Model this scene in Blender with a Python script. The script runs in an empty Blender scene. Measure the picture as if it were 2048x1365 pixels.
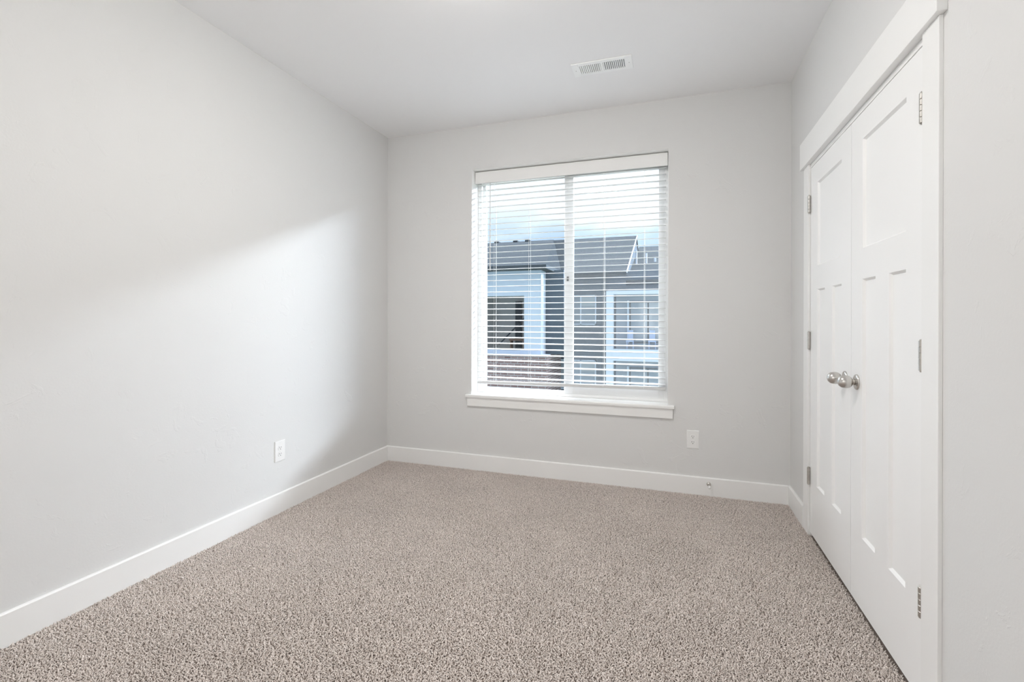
import bpy, bmesh, math, random
import numpy as np
from mathutils import Vector, Matrix
random.seed(7)
scene = bpy.context.scene
COL = scene.collection

# ------------------------------------------------------------------ room numbers (metres)
XL, XR, YB, YF, H = -2.2986, 0.7330, 3.4925, -0.75, 2.743   # left wall, right wall, window wall, rear wall, ceiling
# ------------------------------------------------------------------ camera
f_px, yaw, roll = 947.47, 0.3251, 0.0026
cam_d = bpy.data.cameras.new('camera'); cam = bpy.data.objects.new('camera', cam_d); COL.objects.link(cam)
R0 = Vector((math.cos(yaw), math.sin(yaw), 0)); U0 = Vector((0, 0, 1)); Bk = -Vector((-math.sin(yaw), math.cos(yaw), 0))
Rr = R0*math.cos(roll) + U0*math.sin(roll); Ur = U0*math.cos(roll) - R0*math.sin(roll)
M = Matrix((Rr, Ur, Bk)).transposed().to_4x4(); M.translation = (0, 0, 1.1832)
cam.matrix_world = M
cam_d.sensor_fit = 'HORIZONTAL'; cam_d.sensor_width = 36; cam_d.lens = f_px/2048*36
cam_d.shift_y = -39.9/2048; cam_d.clip_start = 0.02; cam_d.clip_end = 500
scene.camera = cam
# ------------------------------------------------------------------ exposure
vs = scene.view_settings
vs.view_transform = 'Standard'; vs.look = 'None'; vs.gamma = 1; vs.use_curve_mapping = False
vs.exposure = 0.10
scene.cycles.use_denoising = True
scene.cycles.max_bounces = 14; scene.cycles.diffuse_bounces = 6; scene.cycles.adaptive_threshold = 0.015; scene.cycles.transparent_max_bounces = 24
scene.cycles.sample_clamp_indirect = 6.0
# ------------------------------------------------------------------ sky: pale blue with cloud, very bright cloud layer higher up
LAMP_POWER = 1.05      # ceiling light
BOUNCE_FILL = 270.0          # added unseen fill spot aimed at the wall behind the viewpoint, watts
STREAK = 150.0        # veiled sun behind cloud
MID = 11.0           # bright cloud between the streak and the upper layer
UPPER = 11.0           # bright cloud layer above the roofs
world = bpy.data.worlds.new('overcast_sky'); scene.world = world; world.use_nodes = True
def sky():
    nt = world.node_tree; N = nt.nodes; L = nt.links; N.clear()
    out = N.new('ShaderNodeOutputWorld'); bg = N.new('ShaderNodeBackground'); L.new(bg.outputs[0], out.inputs[0])
    tc = N.new('ShaderNodeTexCoord'); sp = N.new('ShaderNodeSeparateXYZ'); L.new(tc.outputs['Generated'], sp.inputs[0])
    def mr(src, a, b, c, d, mode='SMOOTHSTEP'):
        m = N.new('ShaderNodeMapRange'); m.interpolation_type = mode
        m.inputs['From Min'].default_value = a; m.inputs['From Max'].default_value = b
        m.inputs['To Min'].default_value = c; m.inputs['To Max'].default_value = d
        L.new(src, m.inputs['Value']); return m.outputs[0]
    def mth(op, a, b):
        m = N.new('ShaderNodeMath'); m.operation = op
        for i, v in enumerate((a, b)):
            if isinstance(v, (int, float)): m.inputs[i].default_value = v
            else: L.new(v, m.inputs[i])
        return m.outputs[0]
    no = N.new('ShaderNodeTexNoise'); no.inputs['Scale'].default_value = 5.0; no.inputs['Detail'].default_value = 5
    mp = N.new('ShaderNodeMapping'); mp.inputs['Scale'].default_value = (1, 1, 3.2); L.new(tc.outputs['Generated'], mp.inputs[0]); L.new(mp.outputs[0], no.inputs['Vector'])
    cl = mth('ADD', mr(sp.outputs['Z'], 0.14, 0.27, 0, 1.0), mr(no.outputs[0], 0.38, 0.72, -0.15, 0.6))
    cl = mth('MINIMUM', mth('MAXIMUM', cl, 0.0), 1.0)
    mix = N.new('ShaderNodeMix'); mix.data_type = 'RGBA'; L.new(cl, mix.inputs['Factor'])
    mix.inputs['A'].default_value = (0.56, 0.75, 0.98, 1); mix.inputs['B'].default_value = (1.12, 1.19, 1.29, 1)
    L.new(mix.outputs['Result'], bg.inputs['Color'])
    # the veiled sun: one long glowing streak of cloud, above what the window shows, right of the building
    yy = mth('MAXIMUM', sp.outputs['Y'], 0.02)
    rz = mth('DIVIDE', sp.outputs['Z'], yy); rx = mth('DIVIDE', sp.outputs['X'], yy)
    band = mth('MULTIPLY', mth('MULTIPLY', mr(rz, 0.41, 0.44, 0, 1), mr(rz, 0.50, 0.54, 1, 0)), mth('MULTIPLY', mr(rx, 0.5, 0.9, 0, 1), mr(rx, 1.9, 2.6, 1, 0)))
    upper = mth('MULTIPLY', mr(sp.outputs['Z'], 0.50, 0.62, 0, 1), mr(sp.outputs['Y'], 0.0, 0.25, 0, 1))
    mid = mth('MULTIPLY', mth('MULTIPLY', mr(rz, 0.42, 0.50, 0, 1), mr(sp.outputs['Z'], 0.50, 0.62, 1, 0)), mr(sp.outputs['Y'], 0.0, 0.25, 0, 1))
    tot = mth('ADD', mth('MULTIPLY', mid, MID), mth('ADD', mth('ADD', 1.0, mth('MULTIPLY', upper, UPPER)), mth('MULTIPLY', band, STREAK)))
    L.new(tot, bg.inputs['Strength'])
sky()
wl = bpy.data.lights.new('rear_bounce_fill', 'SPOT'); wl.energy = BOUNCE_FILL; wl.color = (1.0, 0.992, 0.98); wl.spot_size = math.radians(92); wl.spot_blend = 0.8; wl.shadow_soft_size = 0.08  # unseen spot added so the rear wall bounces fill into the room
wo = bpy.data.objects.new('rear_bounce_fill', wl); COL.objects.link(wo); wo.location = (-1.05, 0.75, 2.35)
wo.rotation_euler = (Vector((-1.05, YF, 1.45)) - wo.location).to_track_quat('-Z', 'Y').to_euler()

# ------------------------------------------------------------------ materials
def mat(name, col, rough=0.6, metal=0.0, spec=0.5, bump=None, var=None, emit=None):
    m = bpy.data.materials.new(name); m.use_nodes = True; nt = m.node_tree; b = nt.nodes['Principled BSDF']
    b.inputs['Base Color'].default_value = (*col, 1); b.inputs['Roughness'].default_value = rough
    b.inputs['Metallic'].default_value = metal; b.inputs['Specular IOR Level'].default_value = spec
    tc = nt.nodes.new('ShaderNodeTexCoord')
    if var:
        sc, amt = var
        n = nt.nodes.new('ShaderNodeTexNoise'); n.inputs['Scale'].default_value = sc; n.inputs['Detail'].default_value = 4
        nt.links.new(tc.outputs['Object'], n.inputs['Vector'])
        r = nt.nodes.new('ShaderNodeMapRange'); r.inputs['To Min'].default_value = 1-amt; r.inputs['To Max'].default_value = 1+amt
        nt.links.new(n.outputs[0], r.inputs['Value'])
        v = nt.nodes.new('ShaderNodeVectorMath'); v.operation = 'SCALE'; v.inputs[0].default_value = col
        nt.links.new(r.outputs[0], v.inputs['Scale']); nt.links.new(v.outputs[0], b.inputs['Base Color'])
    if bump:
        sc, dist, stg = bump
        n = nt.nodes.new('ShaderNodeTexNoise'); n.inputs['Scale'].default_value = sc; n.inputs['Detail'].default_value = 3
        nt.links.new(tc.outputs['Object'], n.inputs['Vector'])
        bp = nt.nodes.new('ShaderNodeBump'); bp.inputs['Distance'].default_value = dist; bp.inputs['Strength'].default_value = stg
        nt.links.new(n.outputs[0], bp.inputs['Height']); nt.links.new(bp.outputs[0], b.inputs['Normal'])
    if emit:
        b.inputs['Emission Color'].default_value = (*emit[0], 1); b.inputs['Emission Strength'].default_value = emit[1]
    return m
def wall_mat(name, col, amt=0.9):
    """painted drywall with a light hand-trowelled texture: fine peel and sparse raised strokes"""
    m = mat(name, col, 0.75, spec=0.35); nt = m.node_tree; b = nt.nodes['Principled BSDF']; N = nt.nodes; L = nt.links
    tc = N['Texture Coordinate']
    n1 = N.new('ShaderNodeTexNoise'); n1.inputs['Scale'].default_value = 120; n1.inputs['Detail'].default_value = 2
    n2 = N.new('ShaderNodeTexNoise'); n2.inputs['Scale'].default_value = 9; n2.inputs['Detail'].default_value = 6; n2.inputs['Roughness'].default_value = 0.62; n2.inputs['Distortion'].default_value = 0.8
    for n in (n1, n2): L.new(tc.outputs['Object'], n.inputs['Vector'])
    r = N.new('ShaderNodeMapRange'); r.interpolation_type = 'SMOOTHSTEP'; r.inputs['From Min'].default_value = 0.60; r.inputs['From Max'].default_value = 0.66
    L.new(n2.outputs[0], r.inputs['Value'])
    a = N.new('ShaderNodeMath'); a.operation = 'MULTIPLY_ADD'; L.new(r.outputs[0], a.inputs[0]); a.inputs[1].default_value = 0.5
    k = N.new('ShaderNodeMath'); k.operation = 'MULTIPLY'; L.new(n1.outputs[0], k.inputs[0]); k.inputs[1].default_value = 0.25
    L.new(k.outputs[0], a.inputs[2])
    bp = N.new('ShaderNodeBump'); bp.inputs['Distance'].default_value = 0.0012; bp.inputs['Strength'].default_value = amt
    L.new(a.outputs[0], bp.inputs['Height']); L.new(bp.outputs[0], b.inputs['Normal'])
    return m
M_wall = wall_mat('wall_paint', (0.732, 0.731, 0.724))
M_ceil = wall_mat('ceiling_paint', (0.90, 0.90, 0.905), 0.25)
M_trim = mat('trim_paint', (0.90, 0.90, 0.89), 0.35, spec=0.5)
M_door = mat('door_paint', (0.92, 0.92, 0.915), 0.33, spec=0.5)
M_vinyl = mat('window_vinyl', (0.92, 0.92, 0.92), 0.35)
M_slat = mat('blind_white', (0.63, 0.63, 0.625), 0.45)
M_cord = mat('blind_cord', (0.87, 0.87, 0.86), 0.6)
M_plate = mat('outlet_plastic', (0.86, 0.86, 0.85), 0.3)
M_slot = mat('outlet_slot', (0.03, 0.03, 0.03), 0.6)
M_nickel = mat('satin_nickel', (0.62, 0.60, 0.57), 0.26, metal=1.0)
M_nickel2 = mat('hinge_nickel', (0.55, 0.53, 0.50), 0.35, metal=1.0)
M_rubber = mat('white_rubber', (0.8, 0.8, 0.78), 0.6)
M_vent = mat('vent_enamel', (0.93, 0.94, 0.94), 0.4)
M_duct = mat('damper_grey', (0.16, 0.16, 0.18), 0.6)  # even dark grey of the damper sheet behind the louvres
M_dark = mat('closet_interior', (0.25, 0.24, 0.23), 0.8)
M_pad = mat('carpet_backing', (0.24, 0.20, 0.175), 1.0, spec=0)

def carpet_mat():
    m = mat('carpet_pile', (0.5, 0.43, 0.38), 0.95, spec=0.1); nt = m.node_tree; N = nt.nodes; L = nt.links; b = N['Principled BSDF']
    g = N.new('ShaderNodeNewGeometry')
    n1 = N.new('ShaderNodeTexNoise'); n1.inputs['Scale'].default_value = 190; n1.inputs['Detail'].default_value = 1
    n2 = N.new('ShaderNodeTexNoise'); n2.inputs['Scale'].default_value = 2.2; n2.inputs['Detail'].default_value = 3
    L.new(g.outputs['Position'], n1.inputs['Vector']); L.new(g.outputs['Position'], n2.inputs['Vector'])
    r = N.new('ShaderNodeValToRGB'); L.new(n1.outputs[0], r.inputs[0])
    r.color_ramp.elements[0].position = 0.32; r.color_ramp.elements[0].color = (0.60, 0.525, 0.48, 1)
    r.color_ramp.elements[1].position = 0.66; r.color_ramp.elements[1].color = (0.93, 0.85, 0.80, 1)
    q = N.new('ShaderNodeMapRange'); q.inputs['To Min'].default_value = 0.88; q.inputs['To Max'].default_value = 1.12; L.new(n2.outputs[0], q.inputs['Value'])
    v = N.new('ShaderNodeVectorMath'); v.operation = 'SCALE'; L.new(r.outputs[0], v.inputs[0]); L.new(q.outputs[0], v.inputs['Scale'])
    L.new(v.outputs[0], b.inputs['Base Color'])
    return m
M_pile = carpet_mat()

def glass_mat(name, tint=(1, 1, 1)):
    m = bpy.data.materials.new(name); m.use_nodes = True; nt = m.node_tree; N = nt.nodes; L = nt.links; N.clear()
    out = N.new('ShaderNodeOutputMaterial'); mx = N.new('ShaderNodeMixShader'); t = N.new('ShaderNodeBsdfTransparent'); g = N.new('ShaderNodeBsdfGlossy')
    lw = N.new('ShaderNodeLayerWeight'); lw.inputs['Blend'].default_value = 0.5
    pw = N.new('ShaderNodeMath'); pw.operation = 'POWER'; pw.inputs[1].default_value = 5; L.new(lw.outputs['Facing'], pw.inputs[0])
    fr = N.new('ShaderNodeMath'); fr.operation = 'MULTIPLY_ADD'; fr.inputs[1].default_value = 0.96; fr.inputs[2].default_value = 0.02; L.new(pw.outputs[0], fr.inputs[0]); t.inputs[0].default_value = (*tint, 1); g.inputs['Roughness'].default_value = 0.0
    L.new(fr.outputs[0], mx.inputs[0]); L.new(t.outputs[0], mx.inputs[1]); L.new(g.outputs[0], mx.inputs[2]); L.new(mx.outputs[0], out.inputs[0])
    return m
M_glass = glass_mat('window_glass', (0.97, 0.985, 0.99))
def screen_mat():
    m = bpy.data.materials.new('insect_screen_mesh'); m.use_nodes = True; nt = m.node_tree; N = nt.nodes; L = nt.links; N.clear()
    out = N.new('ShaderNodeOutputMaterial'); mx = N.new('ShaderNodeMixShader'); t = N.new('ShaderNodeBsdfTransparent'); d = N.new('ShaderNodeBsdfDiffuse'); tr = N.new('ShaderNodeBsdfTranslucent')
    a = N.new('ShaderNodeMixShader'); a.inputs[0].default_value = 0.5; d.inputs[0].default_value = (0.62, 0.65, 0.68, 1); tr.inputs[0].default_value = (0.62, 0.65, 0.68, 1)
    L.new(d.outputs[0], a.inputs[1]); L.new(tr.outputs[0], a.inputs[2]); mx.inputs[0].default_value = 0.06
    L.new(t.outputs[0], mx.inputs[1]); L.new(a.outputs[0], mx.inputs[2]); L.new(mx.outputs[0], out.inputs[0])
    return m
M_screen = screen_mat()

def banded(name, c1, c2, period, axis='Z', rough=0.8, bumpd=0.02, noise=6):
    """outdoor cladding: courses along one axis with a shadow lip, light noise"""
    m = mat(name, c1, 1.0, spec=0.05); nt = m.node_tree; N = nt.nodes; L = nt.links; b = N['Principled BSDF']; g = N.new('ShaderNodeNewGeometry')
    sp = N.new('ShaderNodeSeparateXYZ'); L.new(g.outputs['Position'], sp.inputs[0])
    fr = N.new('ShaderNodeMath'); fr.operation = 'DIVIDE'; L.new(sp.outputs[axis], fr.inputs[0]); fr.inputs[1].default_value = period
    f2 = N.new('ShaderNodeMath'); f2.operation = 'FRACT'; L.new(fr.outputs[0], f2.inputs[0])
    no = N.new('ShaderNodeTexNoise'); no.inputs['Scale'].default_value = noise; L.new(g.outputs['Position'], no.inputs['Vector'])
    mx = N.new('ShaderNodeMix'); mx.data_type = 'RGBA'; L.new(no.outputs[0], mx.inputs['Factor'])
    mx.inputs['A'].default_value = (*c1, 1); mx.inputs['B'].default_value = (*c2, 1); L.new(mx.outputs['Result'], b.inputs['Base Color'])
    bp = N.new('ShaderNodeBump'); bp.inputs['Distance'].default_value = bumpd; bp.inputs['Strength'].default_value = 1
    L.new(f2.outputs[0], bp.inputs['Height']); L.new(bp.outputs[0], b.inputs['Normal'])
    return m
M_roof = banded('slate_shingles', (0.022, 0.029, 0.037), (0.038, 0.048, 0.057), 0.11, bumpd=0.03, noise=9)
M_siding = banded('blue_grey_siding', (0.09, 0.12, 0.155), (0.105, 0.135, 0.17), 0.18)
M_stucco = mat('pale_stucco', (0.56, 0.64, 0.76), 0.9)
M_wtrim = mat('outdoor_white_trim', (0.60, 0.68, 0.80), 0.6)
M_greywall = mat('balcony_grey_wall', (0.55, 0.54, 0.53), 0.9)
M_greyblue = mat('balcony_blue_grey_wall', (0.33, 0.38, 0.45), 0.9)
M_darkframe = mat('dark_door_frame', (0.07, 0.085, 0.10), 1.0, spec=0.05)
M_pane = mat('dark_reflecting_pane', (0.22, 0.27, 0.32), 0.08, spec=0.8)
M_shade = mat('grey_roller_shade', (0.36, 0.41, 0.45), 0.8)
M_furn = mat('patio_fabric', (0.45, 0.55, 0.75), 0.8)
M_wood = mat('patio_wood', (0.22, 0.15, 0.11), 0.8)
M_ground = mat('far_ground', (0.20, 0.24, 0.16), 1.0, var=(0.5, 0.2))
def brick_mat():
    m = mat('red_brown_brick', (0.3, 0.2, 0.18), 0.9); nt = m.node_tree; N = nt.nodes; L = nt.links; b = N['Principled BSDF']; g = N.new('ShaderNodeNewGeometry')
    cx = N.new('ShaderNodeSeparateXYZ'); cb = N.new('ShaderNodeCombineXYZ'); L.new(g.outputs['Position'], cx.inputs[0])
    s = N.new('ShaderNodeMath'); s.operation = 'ADD'; L.new(cx.outputs['X'], s.inputs[0]); L.new(cx.outputs['Y'], s.inputs[1])
    L.new(s.outputs[0], cb.inputs['X']); L.new(cx.outputs['Z'], cb.inputs['Y'])
    br = N.new('ShaderNodeTexBrick'); L.new(cb.outputs[0], br.inputs['Vector']); br.inputs['Scale'].default_value = 1
    br.inputs['Brick Width'].default_value = 0.3; br.inputs['Row Height'].default_value = 0.1; br.inputs['Mortar Size'].default_value = 0.012
    br.inputs['Color1'].default_value = (0.20, 0.12, 0.12, 1); br.inputs['Color2'].default_value = (0.30, 0.21, 0.21, 1); br.inputs['Mortar'].default_value = (0.42, 0.42, 0.45, 1)
    L.new(br.outputs['Color'], b.inputs['Base Color']); return m
M_brick = brick_mat()

# ------------------------------------------------------------------ mesh helpers
def obj(name, bm, m, parent=None, smooth=False, bevel=0.0, segs=2):
    me = bpy.data.meshes.new(name); bmesh.ops.recalc_face_normals(bm, faces=bm.faces[:])
    bm.to_mesh(me); bm.free()
    for q in (m if isinstance(m, (list, tuple)) else [m]): me.materials.append(q)
    if smooth:
        for p in me.polygons: p.use_smooth = True
    o = bpy.data.objects.new(name, me); COL.objects.link(o)
    if parent: o.parent = parent
    if bevel:
        b = o.modifiers.new('bevel', 'BEVEL'); b.width = bevel; b.segments = segs; b.limit_method = 'ANGLE'; b.angle_limit = math.radians(40)
    return o
def BM(): return bmesh.new()
def box(bm, x0, x1, y0, y1, z0, z1, mi=0):
    v = [bm.verts.new((x, y, z)) for x in (x0, x1) for y in (y0, y1) for z in (z0, z1)]
    for f in ((0, 1, 3, 2), (4, 6, 7, 5), (0, 4, 5, 1), (2, 3, 7, 6), (0, 2, 6, 4), (1, 5, 7, 3)):
        fc = bm.faces.new([v[i] for i in f]); fc.material_index = mi
    return v
def lathe(bm, prof, n=32, axis='X', org=(0, 0, 0), sgn=1, mi=0):
    """prof: list of (distance along axis, radius)"""
    rings = []
    for d, r in prof:
        ring = []
        for k in range(n):
            a = 2*math.pi*k/n; p, q = max(r, 1e-5)*math.cos(a), max(r, 1e-5)*math.sin(a)
            c = {'X': (sgn*d, p, q), 'Y': (p, sgn*d, q), 'Z': (p, q, sgn*d)}[axis]
            ring.append(bm.verts.new([org[i]+c[i] for i in range(3)]))
        rings.append(ring)
    for a, b in zip(rings, rings[1:]):
        for k in range(n): bm.faces.new((a[k], a[(k+1) % n], b[(k+1) % n], b[k])).material_index = mi
    bm.faces.new(rings[0]).material_index = mi; bm.faces.new(rings[-1]).material_index = mi
def empty(name, loc=(0, 0, 0)):
    o = bpy.data.objects.new(name, None); COL.objects.link(o); o.location = loc; o.empty_display_size = 0.1; return o
def tag(o, label=None, cat=None, group=None, kind=None):
    if label: o['label'] = label
    if cat: o['category'] = cat
    if group: o['group'] = group
    if kind: o['kind'] = kind
    return o
def struct(name, bm, m, label=None, parent=None, cat=None, **k):
    o = obj(name, bm, m, parent, **k)
    if not parent: tag(o, label, cat, kind='structure')
    return o
def prism(bm, pts, a0, a1, axis):
    """extrude polygon pts (pairs) along axis between a0 and a1; pair = remaining axes in xyz order"""
    def P(p, a): return {'X': (a, p[0], p[1]), 'Y': (p[0], a, p[1]), 'Z': (p[0], p[1], a)}[axis]
    A = [bm.verts.new(P(p, a0)) for p in pts]; B = [bm.verts.new(P(p, a1)) for p in pts]
    n = len(pts); bm.faces.new(A); bm.faces.new(B)
    for i in range(n): bm.faces.new((A[i], A[(i+1) % n], B[(i+1) % n], B[i]))

# ------------------------------------------------------------------ room shell
T = 0.15
WX0, WX1, WZ0, WZ1 = -1.518, -0.0255, 0.575, 2.396      # window opening
YW = YB + 0.22                                            # outer face of the window wall
DY0, DY1, DZ1 = 1.755, 3.050, 2.058                       # closet rough opening in the right wall
b = BM(); box(b, XL-T, XR+T+0.8, YF-T, YW, -0.20, -0.010); struct('floor', b, M_pad, 'carpeted bedroom floor', cat='floor')
b = BM(); box(b, XL-T, XR+T+0.8, YF-T, YW, H, H+0.15); struct('ceiling', b, M_ceil, 'white textured ceiling', cat='ceiling')
b = BM(); box(b, XL-T, XL, YF-T, YW, -0.01, H); struct('wall_left', b, M_wall, 'long light grey wall on the left', cat='wall')
b = BM()                                                    # one ring with rounded drywall corners round the opening
def ring(y): return ([b.verts.new((x, y, z)) for x, z in ((XL-.1, -.15), (XR+.88, -.15), (XR+.88, H+.1), (XL-.1, H+.1))],
                     [b.verts.new((x, y, z)) for x, z in ((WX0, WZ0), (WX1, WZ0), (WX1, WZ1), (WX0, WZ1))])
(fo, fi), (bo, bi) = ring(YB), ring(YW)
for k in range(4):
    j = (k+1) % 4
    for q in ((fo[k], fo[j], fi[j], fi[k]), (bo[k], bo[j], bi[j], bi[k]), (fo[k], fo[j], bo[j], bo[k]), (fi[k], fi[j], bi[j], bi[k])): fc = b.faces.new(q)
    fc.material_index = 1
struct('wall_back', b, [M_wall, M_trim], 'light grey wall with the window', cat='wall', bevel=0.003, segs=2)
b = BM()
box(b, XR, XR+0.115, YF, DY0, -0.01, H); box(b, XR, XR+0.115, DY1, YB, -0.01, H); box(b, XR, XR+0.115, DY0, DY1, DZ1, H)
struct('wall_right', b, M_wall, 'light grey wall around the closet doors', cat='wall')
b = BM(); box(b, XL-T, XR+0.9, YF-T, YF, -0.01, H); struct('wall_rear', b, M_wall, 'wall behind the viewpoint', cat='wall')
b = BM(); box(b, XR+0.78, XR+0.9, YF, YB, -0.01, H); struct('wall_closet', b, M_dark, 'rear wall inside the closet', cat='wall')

# baseboards: flat board, eased top edge
def base_profile(s=1): return [(0, -0.009), (0, 0.1193), (-0.009, 0.1193), (-0.014, 0.1145), (-0.014, -0.009)]
b = BM(); prism(b, [(XL - p[0], p[1]) for p in base_profile()], YF, YB, 'Y'); struct('baseboard_left', b, M_trim, 'white baseboard under the left wall', cat='baseboard')
b = BM(); prism(b, [(YB + p[0], p[1]) for p in base_profile()], XL+0.0141, XR-0.0141, 'X'); struct('baseboard_back', b, M_trim, 'white baseboard under the window wall', cat='baseboard')
b = BM(); prism(b, [(XR + p[0], p[1]) for p in base_profile()], 3.1345, YB-0.0001, 'Y'); struct('baseboard_right', b, M_trim, 'short white baseboard between closet casing and corner', cat='baseboard')
b = BM(); prism(b, [(XR + p[0], p[1]) for p in base_profile()], YF, 1.6715, 'Y'); struct('baseboard_right_near', b, M_trim, 'white baseboard on the near side of the closet', cat='baseboard')

# closet casing: two legs, thick head board, jamb lining
b = BM(); box(b, XR-0.011, XR, 1.672, 1.769, -0.009, 2.0625); struct('trim_1', b, M_trim, 'near upright casing of the closet doors', cat='trim', bevel=0.0012)
b = BM(); box(b, XR-0.011, XR, 3.037, 3.134, -0.009, 2.0625); struct('trim_2', b, M_trim, 'far upright casing of the closet doors', cat='trim', bevel=0.0012)
b = BM(); box(b, XR-0.0265, XR, 1.650, 3.158, 2.0627, 2.212); struct('trim_3', b, M_trim, 'thick head casing board over the closet doors', cat='trim', bevel=0.0015)
b = BM()
box(b, XR+0.0002, XR+0.115, DY0, 1.773, -0.009, DZ1); box(b, XR+0.0002, XR+0.115, 3.033, DY1, -0.009, DZ1); box(b, XR+0.0002, XR+0.115, 1.773, 3.033, 2.041, DZ1)
box(b, XR+0.037, XR+0.05, 1.773, 1.785, -0.009, 2.041); box(b, XR+0.037, XR+0.05, 3.021, 3.033, -0.009, 2.041); box(b, XR+0.037, XR+0.05, 1.785, 3.021, 2.029, 2.041)
struct('trim_4', b, M_trim, 'white jamb lining of the closet opening', cat='trim')

# ------------------------------------------------------------------ closet doors: three-panel leaves
LW, LH = 0.6260, 2.025
def leaf_mesh():
    """local: x=0 front face (towards room, -x), y 0..LW, z 0..LH"""
    bm = BM(); s = 0.124; m = 0.118; pw = (LW-2*s-m)/2
    panels = [(s, LW-s, 1.472, 1.916), (s, s+pw, 0.292, 1.346), (LW-s-pw, LW-s, 0.292, 1.346)]
    ys = sorted({0, s, s+pw, LW-s-pw, LW-s, LW}); zs = sorted({0, 0.292, 1.346, 1.472, 1.916, LH})
    for i in range(len(ys)-1):
        for j in range(len(zs)-1):
            yc, zc = (ys[i]+ys[i+1])/2, (zs[j]+zs[j+1])/2
            if any(a < yc < b_ and c < zc < d for a, b_, c, d in panels): continue
            bm.faces.new([bm.verts.new((0, y, z)) for y, z in ((ys[i], zs[j]), (ys[i+1], zs[j]), (ys[i+1], zs[j+1]), (ys[i], zs[j+1]))])
    D, w = 0.0105, 0.0075
    for a, b_, c, d in panels:
        o = [bm.verts.new((0, y, z)) for y, z in ((a, c), (b_, c), (b_, d), (a, d))]
        q = [bm.verts.new((D, y, z)) for y, z in ((a+w, c+w), (b_-w, c+w), (b_-w, d-w), (a+w, d-w))]
        for k in range(4): bm.faces.new((o[k], o[(k+1) % 4], q[(k+1) % 4], q[k]))
        bm.faces.new(q)
    t = 0.035
    for p in (((0, 0, 0), (0, LW, 0), (t, LW, 0), (t, 0, 0)), ((0, 0, LH), (0, LW, LH), (t, LW, LH), (t, 0, LH)),
              ((0, 0, 0), (0, 0, LH), (t, 0, LH), (t, 0, 0)), ((0, LW, 0), (0, LW, LH), (t, LW, LH), (t, LW, 0)),
              ((t, 0, 0), (t, LW, 0), (t, LW, LH), (t, 0, LH))):
        bm.faces.new([bm.verts.new(v) for v in p])
    bmesh.ops.remove_doubles(bm, verts=bm.verts[:], dist=1e-5)
    return bm
def knob(parent, y, z):
    bm = BM(); lathe(bm, [(0.0, 0.0325), (0.0035, 0.0325), (0.0060, 0.0300), (0.0078, 0.024), (0.009, 0.0135)], 40, 'X', (0, y, z), -1)
    obj('rosette', bm, M_nickel, parent, smooth=True)
    bm = BM()
    lathe(bm, [(0.008, 0.0135), (0.015, 0.0120), (0.0185, 0.0130), (0.0195, 0.0170), (0.022, 0.0205), (0.028, 0.0248), (0.036, 0.0270), (0.045, 0.0268),
               (0.055, 0.0248), (0.061, 0.0212), (0.066, 0.0160), (0.069, 0.0100), (0.0705, 0.004), (0.0708, 0.0)], 40, 'X', (0, y, z), -1)
    return obj('door_knob', bm, M_nickel, parent, smooth=True)
def hinge(parent, y, z):
    """five-segment knuckle standing proud of the door face, with thin leaves beside the gap"""
    bm = BM(); x = -0.0085; r = 0.0078; h = 0.0185
    for k in range(5):
        z0 = z - 0.0465 + k*h
        lathe(bm, [(z0+0.0004, r-0.0008), (z0+0.0012, r), (z0+h-0.0012, r), (z0+h-0.0004, r-0.0008)], 20, 'Z', (x, y, 0))
    lathe(bm, [(z-0.0465, 0.0045), (z+0.0465, 0.0045)], 16, 'Z', (x, y, 0))
    for sg in (-1, 1): lathe(bm, [(z+sg*0.0455, 0.005), (z+sg*0.0480, 0.0062), (z+sg*0.0500, 0.0045), (z+sg*0.0508, 0.001)], 16, 'Z', (x, y, 0))
    box(bm, -0.0045, 0.030, y-0.0011, y+0.0011, z-0.0445, z+0.0445)
    o = obj('hinge', bm, M_nickel2, parent, smooth=False); return o
def door(n, y0, hinge_y, knob_y, label):
    d = empty('door_%d' % n, (XR+0.0006, y0, 0.012)); tag(d, label, 'door', kind='structure')
    obj('leaf', leaf_mesh(), M_door, d)
    for hz in (1.827, 1.068, 0.314): hinge(d, hinge_y, hz)
    kn = knob(d, knob_y, 0.920)
    return d
door(1, 1.7755, -0.0012, 2.334-1.7755, 'near closet door leaf, white with three recessed panels and a nickel knob')
door(2, 2.4045, LW+0.0012, 2.473-2.4045, 'far closet door leaf beside the window wall, white with three recessed panels')

# ------------------------------------------------------------------ window_1: vinyl slider, stool and apron
win = empty('window_1', ((WX0+WX1)/2, YB, WZ0)); tag(win, 'white vinyl sliding window with stool and apron', 'window', kind='structure')
def wpart(name, bm, m, par=win, **k):
    bmesh.ops.translate(bm, verts=bm.verts[:], vec=-Vector(win.location)); return obj(name, bm, m, par, **k)
FZ0, FZ1 = 0.597, WZ1-0.0005
FY0, FY1 = 3.620, 3.700
b = BM()                                                    # outer frame (four sides, stepped)
box(b, WX0+.0005, -1.484, FY0, FY1, FZ0, FZ1); box(b, -0.052, WX1-.0005, FY0, FY1, FZ0, FZ1)
box(b, -1.484, -0.052, FY0, FY1, FZ0, 0.618); box(b, -1.484, -0.052, FY0, FY1, 2.345, FZ1)
wpart('window_frame', b, M_vinyl, bevel=0.002)
b = BM()                                                    # fixed left light: slim bead frame
box(b, -1.484, -1.462, 3.655, 3.690, 0.618, 2.345); box(b, -0.800, -0.745, 3.655, 3.690, 0.618, 2.345)
box(b, -1.462, -0.800, 3.655, 3.690, 0.618, 0.634); box(b, -1.462, -0.800, 3.655, 3.690, 2.32, 2.345)
wpart('fixed_sash', b, M_vinyl, bevel=0.0015)
b = BM()                                                    # sliding right sash, nearer the room
box(b, -0.790, -0.722, 3.624, 3.652, 0.618, 2.345); box(b, -0.092, -0.052, 3.624, 3.652, 0.618, 2.345)
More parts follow.
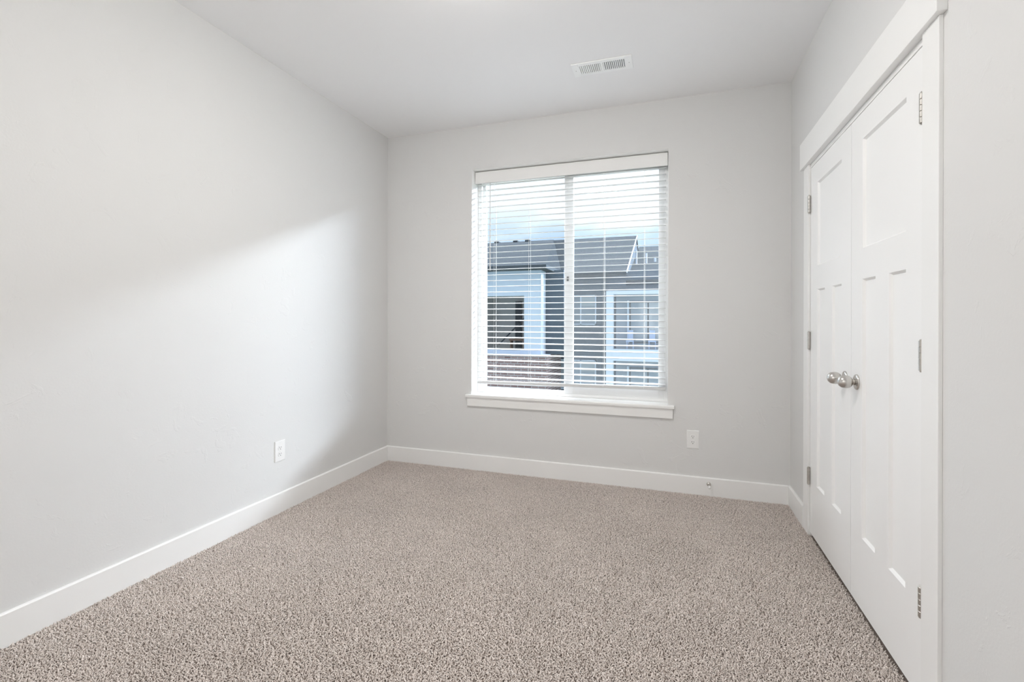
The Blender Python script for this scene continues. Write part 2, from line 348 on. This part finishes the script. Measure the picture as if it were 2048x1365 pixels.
box(b, -0.722, -0.092, 3.624, 3.652, 0.618, 0.690); box(b, -0.722, -0.092, 3.624, 3.652, 2.305, 2.345)
sash = wpart('sliding_sash', b, M_vinyl, bevel=0.0015)
b = BM(); box(b, -1.462, -0.800, 3.671, 3.674, 0.634, 2.32); wpart('glass_pane', b, M_glass)
b = BM(); box(b, -0.722, -0.092, 3.637, 3.640, 0.690, 2.305); wpart('glass_pane', b, M_glass)
b = BM(); v = [b.verts.new(p) for p in ((-0.745, 3.693, 0.618), (-0.052, 3.693, 0.618), (-0.052, 3.693, 2.345), (-0.745, 3.693, 2.345))]; b.faces.new(v)
wpart('insect_screen', b, M_screen)
b = BM(); box(b, -0.772, -0.757, 3.612, 3.6235, 1.495, 1.530); box(b, -0.769, -0.760, 3.606, 3.612, 1.500, 1.514); wpart('sash_latch', b, mat('latch_grey', (0.25, 0.25, 0.25), 0.5), bevel=0.001)
b = BM()                                                    # stool board with horns
prism(b, [(YB-0.030, 0.5765), (YB-0.030, 0.592), (YB-0.027, 0.5968), (FY0+0.02, 0.5968), (FY0+0.02, 0.5765)], WX0+0.0005, WX1-0.0005, 'X')
for x0, x1 in ((-1.560, WX0+0.0005), (WX1-0.0005, 0.018)):
    prism(b, [(YB-0.030, 0.5765), (YB-0.030, 0.592), (YB-0.027, 0.5968), (YB-0.0002, 0.5968), (YB-0.0002, 0.5765)], x0, x1, 'X')
wpart('window_stool', b, M_trim)
b = BM(); box(b, -1.549, 0.009, YB-0.017, YB-0.0002, 0.506, 0.5763); wpart('apron', b, M_trim, bevel=0.0012)

# ------------------------------------------------------------------ horizontal blind
SY = 3.588; BX0, BX1 = -1.497, -0.040
bl = empty('window_blind', ((BX0+BX1)/2, SY, WZ1)); tag(bl, 'white horizontal blind with open slats hanging inside the window recess', 'blind')
def bpart(name, bm, m, **k):
    bmesh.ops.translate(bm, verts=bm.verts[:], vec=-Vector(bl.location)); return obj(name, bm, m, bl, **k)
b = BM(); prism(b, [(3.551, 2.296), (3.548, 2.301), (3.548, 2.386), (3.551, 2.390), (3.560, 2.390), (3.560, 2.296)], WX0+0.004, WX1-0.004, 'X'); bpart('valance', b, M_cord)
b = BM(); box(b, BX0+.005, BX1-.005, 3.562, 3.612, 2.335, 2.3955); bpart('headrail', b, M_slat)
b = BM(); tilt = math.radians(5.5); pitch = 0.04595; zs = [0.728 + pitch*i for i in range(35)]
for z in zs:
    pts = []
    for t in (-1, -0.5, 0, 0.5, 1): pts.append((t*0.025, 0.0016*(1-t*t)+0.0014))
    for t in (1, 0.5, 0, -0.5, -1): pts.append((t*0.025, 0.0016*(1-t*t)-0.0014))
    pr = [(SY + p[0]*math.cos(tilt) - p[1]*math.sin(tilt), z + p[0]*math.sin(tilt) + p[1]*math.cos(tilt)) for p in pts]
    prism(b, pr, BX0+random.uniform(-.001, .001), BX1+random.uniform(-.001, .001), 'X')
bpart('slats', b, M_slat)
b = BM()
pts = [(SY-0.026, 0.676), (SY-0.026, 0.690), (SY-0.020, 0.695), (SY+0.020, 0.695), (SY+0.026, 0.690), (SY+0.026, 0.676), (SY+0.022, 0.672), (SY-0.022, 0.672)]
prism(b, pts, BX0, BX1, 'X')
for v in b.verts: v.co.z += 0.016*(v.co.x-BX0)/(BX1-BX0)
bpart('bottom_rail', b, M_slat)
def tube(bm, x, y, z0, z1, r=0.0009, n=6): lathe(bm, [(z0, r), (z1, r)], n, 'Z', (x, y, 0))
for x in (-1.350, -1.059, -0.478, -0.187):
    b = BM()
    tube(b, x-0.004, SY-0.0265, 0.695, 2.34); tube(b, x-0.004, SY+0.0265, 0.695, 2.34); tube(b, x+0.004, SY, 0.70, 2.34, 0.0008)
    for z in zs: # rungs under each slat
        prism(b, [(SY-0.0262, z-0.0050), (SY-0.0262, z-0.0042), (SY+0.0262, z-0.0001), (SY+0.0262, z-0.0009)], x-0.0044, x-0.0036, 'X')
    bpart('ladder_cord', b, M_cord)
b = BM(); lathe(b, [(1.590, 0.0030), (1.595, 0.0050), (1.64, 0.0042), (2.285, 0.0036), (2.30, 0.002)], 8, 'Z', (-1.386, 3.5555, 0)); bpart('tilt_wand', b, M_slat, smooth=True)

# ------------------------------------------------------------------ duplex outlets
def outlet(name, loc, rz, label):
    """local: plate in the XZ plane facing -Y, origin at the plate centre on the wall"""
    o = empty(name, loc); o.rotation_euler = (0, 0, rz); tag(o, label, 'outlet', 'white duplex outlets low on the walls')
    b = BM(); W, Hh = 0.040, 0.0625
    a = [(-W, -Hh), (W, -Hh), (W, Hh), (-W, Hh)]; c = [(x*0.93, z*0.955) for x, z in a]
    A = [b.verts.new((x, -0.0002, z)) for x, z in a]; B_ = [b.verts.new((x, -0.0035, z)) for x, z in a]; C_ = [b.verts.new((x, -0.006, z)) for x, z in c]
    for p, q in ((A, B_), (B_, C_)):
        for k in range(4): b.faces.new((p[k], p[(k+1) % 4], q[(k+1) % 4], q[k]))
    b.faces.new(A); b.faces.new(C_)
    obj('cover_plate', b, M_plate, o)
    for s in (1, -1):
        b = BM(); zc = s*0.0195; n = 28; ring = []
        for k in range(n):
            t = 2*math.pi*k/n; ring.append((0.0172*math.cos(t), zc + max(-0.0135, min(0.0135, 0.0172*math.sin(t)))))
        A = [b.verts.new((x, -0.0060, z)) for x, z in ring]; B_ = [b.verts.new((x*0.97, -0.0078, zc+(z-zc)*0.97)) for x, z in ring]
        for k in range(n): b.faces.new((A[k], A[(k+1) % n], B_[(k+1) % n], B_[k]))
        b.faces.new(B_); r = obj('receptacle', b, M_plate, o)
        b = BM(); box(b, -0.0076, -0.0052, -0.0081, -0.0079, zc-0.001, zc+0.0075); box(b, 0.0052, 0.0074, -0.0081, -0.0079, zc, zc+0.0068)
        lathe(b, [(0.0079, 0.0027), (0.0081, 0.0027)], 14, 'Y', (0, 0, zc-0.0075), -1)
        obj('socket_slots', b, M_slot, r)
    b = BM(); lathe(b, [(0.006, 0.003), (0.0070, 0.0026)], 14, 'Y', (0, 0, 0), -1); obj('screw', b, M_plate, o)
    return o
outlet('wall_outlet', (0.140, YB, 0.3710), 0, 'white duplex outlet on the window wall below the right end of the sill')
outlet('wall_outlet', (XL, 2.3205, 0.3755), math.radians(90), 'white duplex outlet on the long left wall above its baseboard')

# ------------------------------------------------------------------ door stop on the back baseboard
ds = empty('door_stop', (0.241, YB-0.0142, 0.078)); tag(ds, 'small nickel door stop with white rubber tip screwed to the back baseboard', 'door stop')
b = BM(); lathe(b, [(0, 0.0135), (0.003, 0.0135), (0.006, 0.010), (0.009, 0.006)], 24, 'Y', (0, 0, 0), -1); obj('base', b, M_nickel, ds, smooth=True)
b = BM(); lathe(b, [(0.006, 0.0048), (0.060, 0.0048)], 16, 'Y', (0, 0, 0), -1); obj('stem', b, M_nickel, ds, smooth=True)
b = BM(); lathe(b, [(0.056, 0.0085), (0.060, 0.0098), (0.070, 0.0095), (0.074, 0.0075), (0.075, 0.001)], 20, 'Y', (0, 0, 0), -1); obj('tip', b, M_rubber, ds, smooth=True)

# ------------------------------------------------------------------ ceiling register
vt = empty('ceiling_vent', (-0.4055, 2.9125, H)); tag(vt, 'white louvred air vent set in the ceiling in front of the window', 'vent')
b = BM(); hx, hy, ox, oy = 0.1795, 0.0745, 0.1400, 0.0460
for x0, x1, y0, y1 in ((-hx, -ox, -hy, hy), (ox, hx, -hy, hy), (-ox, ox, -hy, -oy), (-ox, ox, oy, hy), (-0.008, 0.008, -oy, oy)):
    box(b, x0, x1, y0, y1, -0.0065, -0.0003)
obj('frame', b, M_vent, vt, bevel=0.0015)
b = BM()
for s in (-1, 1):
    for k in range(12):
        x = s*(0.0125 + k*0.0113); dx = -s*0.0045
        q = [(x-0.0028-dx*0.2, -0.0062), (x+0.0028-dx*0.2, -0.0062), (x+0.0012+dx, -0.0010), (x-0.0012+dx, -0.0010)]
        prism(b, q, -oy, oy, 'Y')
obj('slats', b, M_vent, vt)
b = BM(); box(b, -ox, ox, -oy, oy, -0.0009, -0.0003); obj('damper', b, M_duct, vt)
for s in (-1, 1):
    b = BM(); lathe(b, [(0.0065, 0.0032), (0.0078, 0.0026)], 12, 'Z', (s*0.160, 0, 0), -1); obj('screw', b, M_nickel2, vt)

# ------------------------------------------------------------------ flush ceiling light (overhead, above the frame)
cl = empty('ceiling_light', (-0.78, 1.66, H)); tag(cl, 'round flush ceiling light with frosted glass dome in the middle of the room', 'ceiling light')
b = BM(); lathe(b, [(0.0003, 0.20), (0.020, 0.20), (0.024, 0.192)], 48, 'Z', (0, 0, 0), -1); obj('base', b, M_nickel, cl, smooth=False)
b = BM(); lathe(b, [(0.022, 0.190), (0.038, 0.186), (0.056, 0.165), (0.070, 0.12), (0.080, 0.065), (0.083, 0.0)], 48, 'Z', (0, 0, 0), -1)
obj('glass_dome', b, mat('lit_frosted_glass', (0.9, 0.9, 0.88), 0.5, emit=((1.0, 0.97, 0.935), 58.0*LAMP_POWER)), cl, smooth=True)

# ------------------------------------------------------------------ carpet pile (one object, instanced tiles of twisted tufts)
def tuft_tile(name, size, n, seed):
    rg = np.random.default_rng(seed); K = n*n
    gx, gy = np.meshgrid((np.arange(n)+.5)/n - .5, (np.arange(n)+.5)/n - .5)
    px = (gx.ravel()*size + rg.uniform(-.5, .5, K)*size/n*0.9); py = (gy.ravel()*size + rg.uniform(-.5, .5, K)*size/n*0.9)
    az = rg.uniform(0, 2*np.pi, K); lean = rg.uniform(0.35, 1.05, K); ln = rg.uniform(0.0078, 0.0118, K); r0 = rg.uniform(0.0018, 0.0026, K)
    V = []; tw = rg.uniform(0, 2*np.pi, K)
    for j, (t, rs) in enumerate(((0, 0.8), (0.45, 1.1), (0.8, 1.0), (1.0, 0.45))):
        hor = ln*lean*t**1.5; z = ln*t*np.sqrt(1-0.75*lean**2*t**1.2) ; cx = px+np.cos(az)*hor; cy = py+np.sin(az)*hor
        for k in range(4):
            a = tw + k*np.pi/2 + t*1.2
            V.append(np.stack([cx+np.cos(a)*r0*rs, cy+np.sin(a)*r0*rs*0.9, z + 0*cx], 1))
    V = np.stack(V, 1)                                     # K,16,3
    base = np.array([[j*4+k, j*4+(k+1) % 4, (j+1)*4+(k+1) % 4, (j+1)*4+k] for j in range(3) for k in range(4)] + [[12, 13, 14, 15]])
    F = (base[None] + (np.arange(K)*16)[:, None, None]).reshape(-1, 4)
    me = bpy.data.meshes.new(name); me.vertices.add(K*16); me.vertices.foreach_set('co', V.reshape(-1).astype(np.float32))
    me.loops.add(F.size); me.loops.foreach_set('vertex_index', F.reshape(-1).astype(np.int32)); me.polygons.add(len(F))
    me.polygons.foreach_set('loop_start', np.arange(0, F.size, 4, dtype=np.int32)); me.update(calc_edges=True)
    me.polygons.foreach_set('use_smooth', np.ones(len(F), dtype=bool)); me.materials.append(M_pile)
    return bpy.data.objects.new(name, me)
def carpet():
    nx, ny = 15, 18; sx = (XR-XL)/nx; y1 = YB; y0 = YB - ny*sx
    tiles = [tuft_tile('carpet_tuft_tile', sx, 37, 100+i) for i in range(3)]
    me = bpy.data.meshes.new('carpet'); pts, rot, idx = [], [], []
    rg = random.Random(5)
    for i in range(nx):
        for j in range(ny):
            pts.append((XL+(i+.5)*sx, y0+(j+.5)*sx, -0.0100)); rot.append((0, 0, rg.randrange(4)*math.pi/2)); idx.append(rg.randrange(3))
    me.from_pydata(pts, [], [])
    a = me.attributes.new('spin', 'FLOAT_VECTOR', 'POINT'); a.data.foreach_set('vector', [c for r in rot for c in r])
    a = me.attributes.new('which', 'INT', 'POINT'); a.data.foreach_set('value', idx)
    me.materials.append(M_pile)
    o = bpy.data.objects.new('carpet', me); COL.objects.link(o)
    tag(o, 'beige taupe cut pile carpet covering the whole bedroom floor', 'carpet', kind='stuff')
    ng = bpy.data.node_groups.new('pile', 'GeometryNodeTree'); N = ng.nodes; L = ng.links
    ng.interface.new_socket('Geometry', in_out='INPUT', socket_type='NodeSocketGeometry'); ng.interface.new_socket('Geometry', in_out='OUTPUT', socket_type='NodeSocketGeometry')
    gi = N.new('NodeGroupInput'); go = N.new('NodeGroupOutput'); iop = N.new('GeometryNodeInstanceOnPoints'); jn = N.new('GeometryNodeJoinGeometry')
    for t in tiles:
        oi = N.new('GeometryNodeObjectInfo'); oi.inputs['Object'].default_value = t; oi.inputs['As Instance'].default_value = True; L.new(oi.outputs['Geometry'], jn.inputs[0])
    def attr(nm, ty):
        n = N.new('GeometryNodeInputNamedAttribute'); n.data_type = ty; n.inputs['Name'].default_value = nm; return n.outputs['Attribute']
    L.new(gi.outputs[0], iop.inputs['Points']); L.new(jn.outputs[0], iop.inputs['Instance']); iop.inputs['Pick Instance'].default_value = True
    L.new(attr('which', 'INT'), iop.inputs['Instance Index']); L.new(attr('spin', 'FLOAT_VECTOR'), iop.inputs['Rotation'])
    L.new(iop.outputs[0], go.inputs[0])
    md = o.modifiers.new('pile', 'NODES'); md.node_group = ng
carpet()

# ------------------------------------------------------------------ outside: the neighbouring apartment building, same floor level
ab = empty('apartment_building', (-6, 22, -9)); tag(ab, 'neighbouring apartment building with slate roof, blue-grey siding and pale balconies', 'building')
OFF = -Vector((-6, 22, -9))
def ap(name, bm, m, par=ab, **k):
    bmesh.ops.translate(bm, verts=bm.verts[:], vec=OFF); return obj(name, bm, m, par, **k)
def slab(bm, pts, th):
    """thick roof plane from a planar polygon"""
    v = [bm.verts.new(p) for p in pts]; w = [bm.verts.new((p[0], p[1], p[2]-th)) for p in pts]; n = len(pts)
    bm.faces.new(v); bm.faces.new(w)
    for i in range(n): bm.faces.new((v[i], v[(i+1) % n], w[(i+1) % n], w[i]))
b = BM(); box(b, -16, 6, 21.6, 34, -9, 3.45); ap('siding_wall', b, M_siding)
b = BM(); slab(b, [(-17, 20.95, 3.33), (-1.85, 20.95, 3.33), (-1.85, 27.3, 5.97), (-17, 27.3, 5.97)], 0.18); slab(b, [(-17, 27.3, 5.97), (-1.85, 27.3, 5.97), (-1.85, 34.5, 3.2), (-17, 34.5, 3.2)], 0.18)
ap('roof', b, M_roof)
b = BM(); prism(b, [(21.6, 3.4), (27.3, 5.80), (33.5, 3.4)], -1.98, -1.90, 'X'); ap('gable_wall', b, M_siding)
b = BM()                                                    # white rake board along the right roof edge
prism(b, [(20.93, 3.28), (20.93, 3.36), (27.32, 6.00), (27.32, 5.92)], -1.85, -1.82, 'X'); ap('rake_board', b, M_wtrim)
b = BM(); slab(b, [(-1.9, 21.3, 2.95), (7, 21.3, 2.95), (7, 30.0, 5.76), (-1.9, 30.0, 5.76)], 0.18); ap('roof', b, M_roof)
for x, y, z, h in ((-1.72, 25.0, 4.05, 0.75), (-1.23, 25.0, 3.95, 0.70), (-0.80, 25.0, 4.30, 0.12)):
    b = BM(); lathe(b, [(z-0.1, 0.05), (z+h, 0.05)], 12, 'Z', (x, y, 0)); ap('vent_pipe', b, M_wtrim)
for x in (-10.25, -9.05, -8.3, -5.9):                            # ridge ventilators
    b = BM(); box(b, x, x+0.28, 27.0, 27.4, 5.75, 6.02); ap('roof_vent', b, M_darkframe)
b = BM(); box(b, -2.75, 6, 21.45, 21.6, 2.40, 3.4); ap('siding_wall', b, M_siding)

# left wing: stucco box with recessed balcony over brick
WXR = -5.13
b = BM()
box(b, -16, -7.9, 19, 19.35, -0.23, 3.36); box(b, -7.9, -5.872, 19, 19.35, 2.25, 3.36); box(b, -5.872, WXR, 19, 19.35, -0.23, 3.36); box(b, -7.9, -5.872, 19, 19.35, -0.23, -0.05)
box(b, WXR-0.25, WXR, 19.35, 19.75, -0.23, 3.36)
ap('wing_wall', b, M_stucco)
b = BM(); box(b, -5.38, -4.35, 19.75, 21.6, -0.23, 3.36); ap('siding_wall', b, M_siding)
b = BM(); box(b, -16, -4.86, 18.85, 21.6, -9, -0.235); ap('brick_base', b, M_brick)
b = BM(); box(b, -16, -4.80, 18.78, 19.3, -0.235, -0.20); ap('brick_cap', b, M_wtrim)
b = BM(); box(b, -7.9, -5.4, 21.2, 21.55, -0.2, 3.2); box(b, -7.95, -7.90, 19.35, 21.3, -0.2, 3.2); ap('balcony_wall', b, M_greywall)
b = BM(); box(b, -7.9, -5.4, 19.35, 21.2, 2.55, 2.75); ap('balcony_ceiling', b, M_greywall)
b = BM(); box(b, -7.9, -5.4, 19.2, 21.2, -0.22, -0.16); ap('balcony_floor', b, M_greywall)
b = BM(); box(b, -6.95, -6.65, 21.10, 21.2, -0.16, 2.1); ap('balcony_door', b, M_darkframe)
b = BM()                                                    # sloped timber stair rail and steps inside the balcony
for k in range(5): prism(b, [(-7.55+k*0.33, 0.10+k*0.33), (-7.48+k*0.33, 0.10+k*0.33), (-7.12+k*0.33, 0.46+k*0.33), (-7.19+k*0.33, 0.46+k*0.33)], 20.4, 20.46, 'Y')
ap('stair_rail', b, M_darkframe)
for x0, z1 in ((-6.95, 0.30),):
    b = BM(); box(b, x0, x0+0.75, 20.2, 20.5, z1, z1+0.08)
    for a in (0.04, 0.65): box(b, x0+a, x0+a+0.06, 20.22, 20.48, -0.165, z1+0.01)
    ap('patio_bench', b, M_wood)
b = BM()
slab(b, [(-17, 18.45, 3.44), (-4.80, 18.45, 3.44), (-6.6, 27.25, 5.99), (-17, 27.25, 5.99)], 0.12)
v = [b.verts.new(p) for p in ((-4.80, 18.45, 3.44), (-4.80, 21.3, 3.48), (-6.6, 27.25, 5.99))]; b.faces.new(v)
ap('wing_roof', b, M_roof)
b = BM(); box(b, -17, -4.76, 18.38, 18.47, 3.30, 3.46); box(b, -4.84, -4.76, 18.47, 21.3, 3.30, 3.46); ap('gutter', b, M_darkframe)
b = BM(); box(b, -17, -4.84, 18.47, 19.0, 3.30, 3.34); box(b, WXR, -4.84, 19.0, 21.5, 3.30, 3.34); ap('soffit', b, M_darkframe)

# windows in the siding wall, one above the other
for z0, z1 in ((1.02, 2.37), (-1.95, -0.585), (-4.9, -3.55)):
    x0, xm, x1 = -4.95, -3.945, -3.24
    b = BM(); t = 0.05
    for a in ((x0, x1, z0, z0+t), (x0, x1, z1-t, z1), (x0, x0+t, z0, z1), (xm-t/2, xm+t/2, z0, z1), (x1-t, x1, z0, z1)): box(b, a[0], a[1], 21.52, 21.62, a[2], a[3])
    w = ap('window', b, M_wtrim)
    b = BM(); box(b, x0+t, x1-t, 21.56, 21.58, z0+t, z1-t); p = ap('pane', b, M_pane, w)
    b = BM(); box(b, xm+t/2, x1-t, 21.545, 21.555, z0+(z1-z0)*0.62, z1-t); ap('roller_shade', b, M_shade, w)
# white framed balcony stack on the right
for x0 in (-2.66, 4.0):
    b = BM(); box(b, x0, x0+0.3, 20.5, 20.8, -9, 2.48); ap('balcony_column', b, M_wtrim)
for z0, z1 in ((2.33, 2.49), (-0.50, 0.0), (-3.4, -2.9)):
    b = BM(); box(b, -2.60, 4.3, 20.52, 20.82, z0, z1); ap('balcony_beam', b, M_wtrim)
b = BM(); box(b, -2.66, 4.3, 20.8, 21.5, 2.40, 2.49); box(b, -2.66, 4.3, 20.82, 21.5, -0.2, -0.021); ap('balcony_slab', b, M_greyblue)
b = BM(); box(b, -2.35, 4.3, 21.5, 21.58, -3.0, 2.4); ap('balcony_wall', b, M_greyblue)
for z0 in (0.0, -2.9):
    b = BM(); box(b, -1.75, -0.2, 21.42, 21.5, z0+0.25, z0+2.05); f = ap('window', b, M_darkframe)
    b = BM(); box(b, -1.70, -1.0, 21.40, 21.42, z0+0.30, z0+2.0); box(b, -0.94, -0.25, 21.40, 21.42, z0+0.30, z0+2.0); ap('pane', b, M_pane, f)
    b = BM(); box(b, -1.86, -1.78, 21.38, 21.5, z0+0.2, z0+2.1); ap('window_trim', b, M_wtrim, f)
b = BM(); box(b, -2.35, 4.0, 20.56, 20.60, 0.15, 0.19); ap('balcony_rail', b, M_wtrim)
for x, side in ((-1.85, 'left'), (-0.93, 'right')):         # patio chairs on the balcony
    b = BM(); box(b, x-0.02, x+0.30, 20.95, 21.30, 0.30, 0.36); box(b, x+0.02, x+0.26, 21.26, 21.32, 0.34, 0.80)
    for a, c in ((0, 20.97), (0.26, 20.97), (0, 21.26), (0.26, 21.26)): box(b, x+a, x+a+0.03, c, c+0.03, -0.02, 0.30)
    o = ap('patio_chair', b, M_furn, None); o.location = tuple(-OFF); tag(o, 'pale blue patio chair on the white framed balcony across the way, %s of the two' % side, 'chair', 'patio chairs on the far balcony')

b = BM(); box(b, -70, 70, YW+0.5, 120, -9.3, -9.0); struct('ground', b, M_ground, 'ground far below between the buildings', cat='ground')
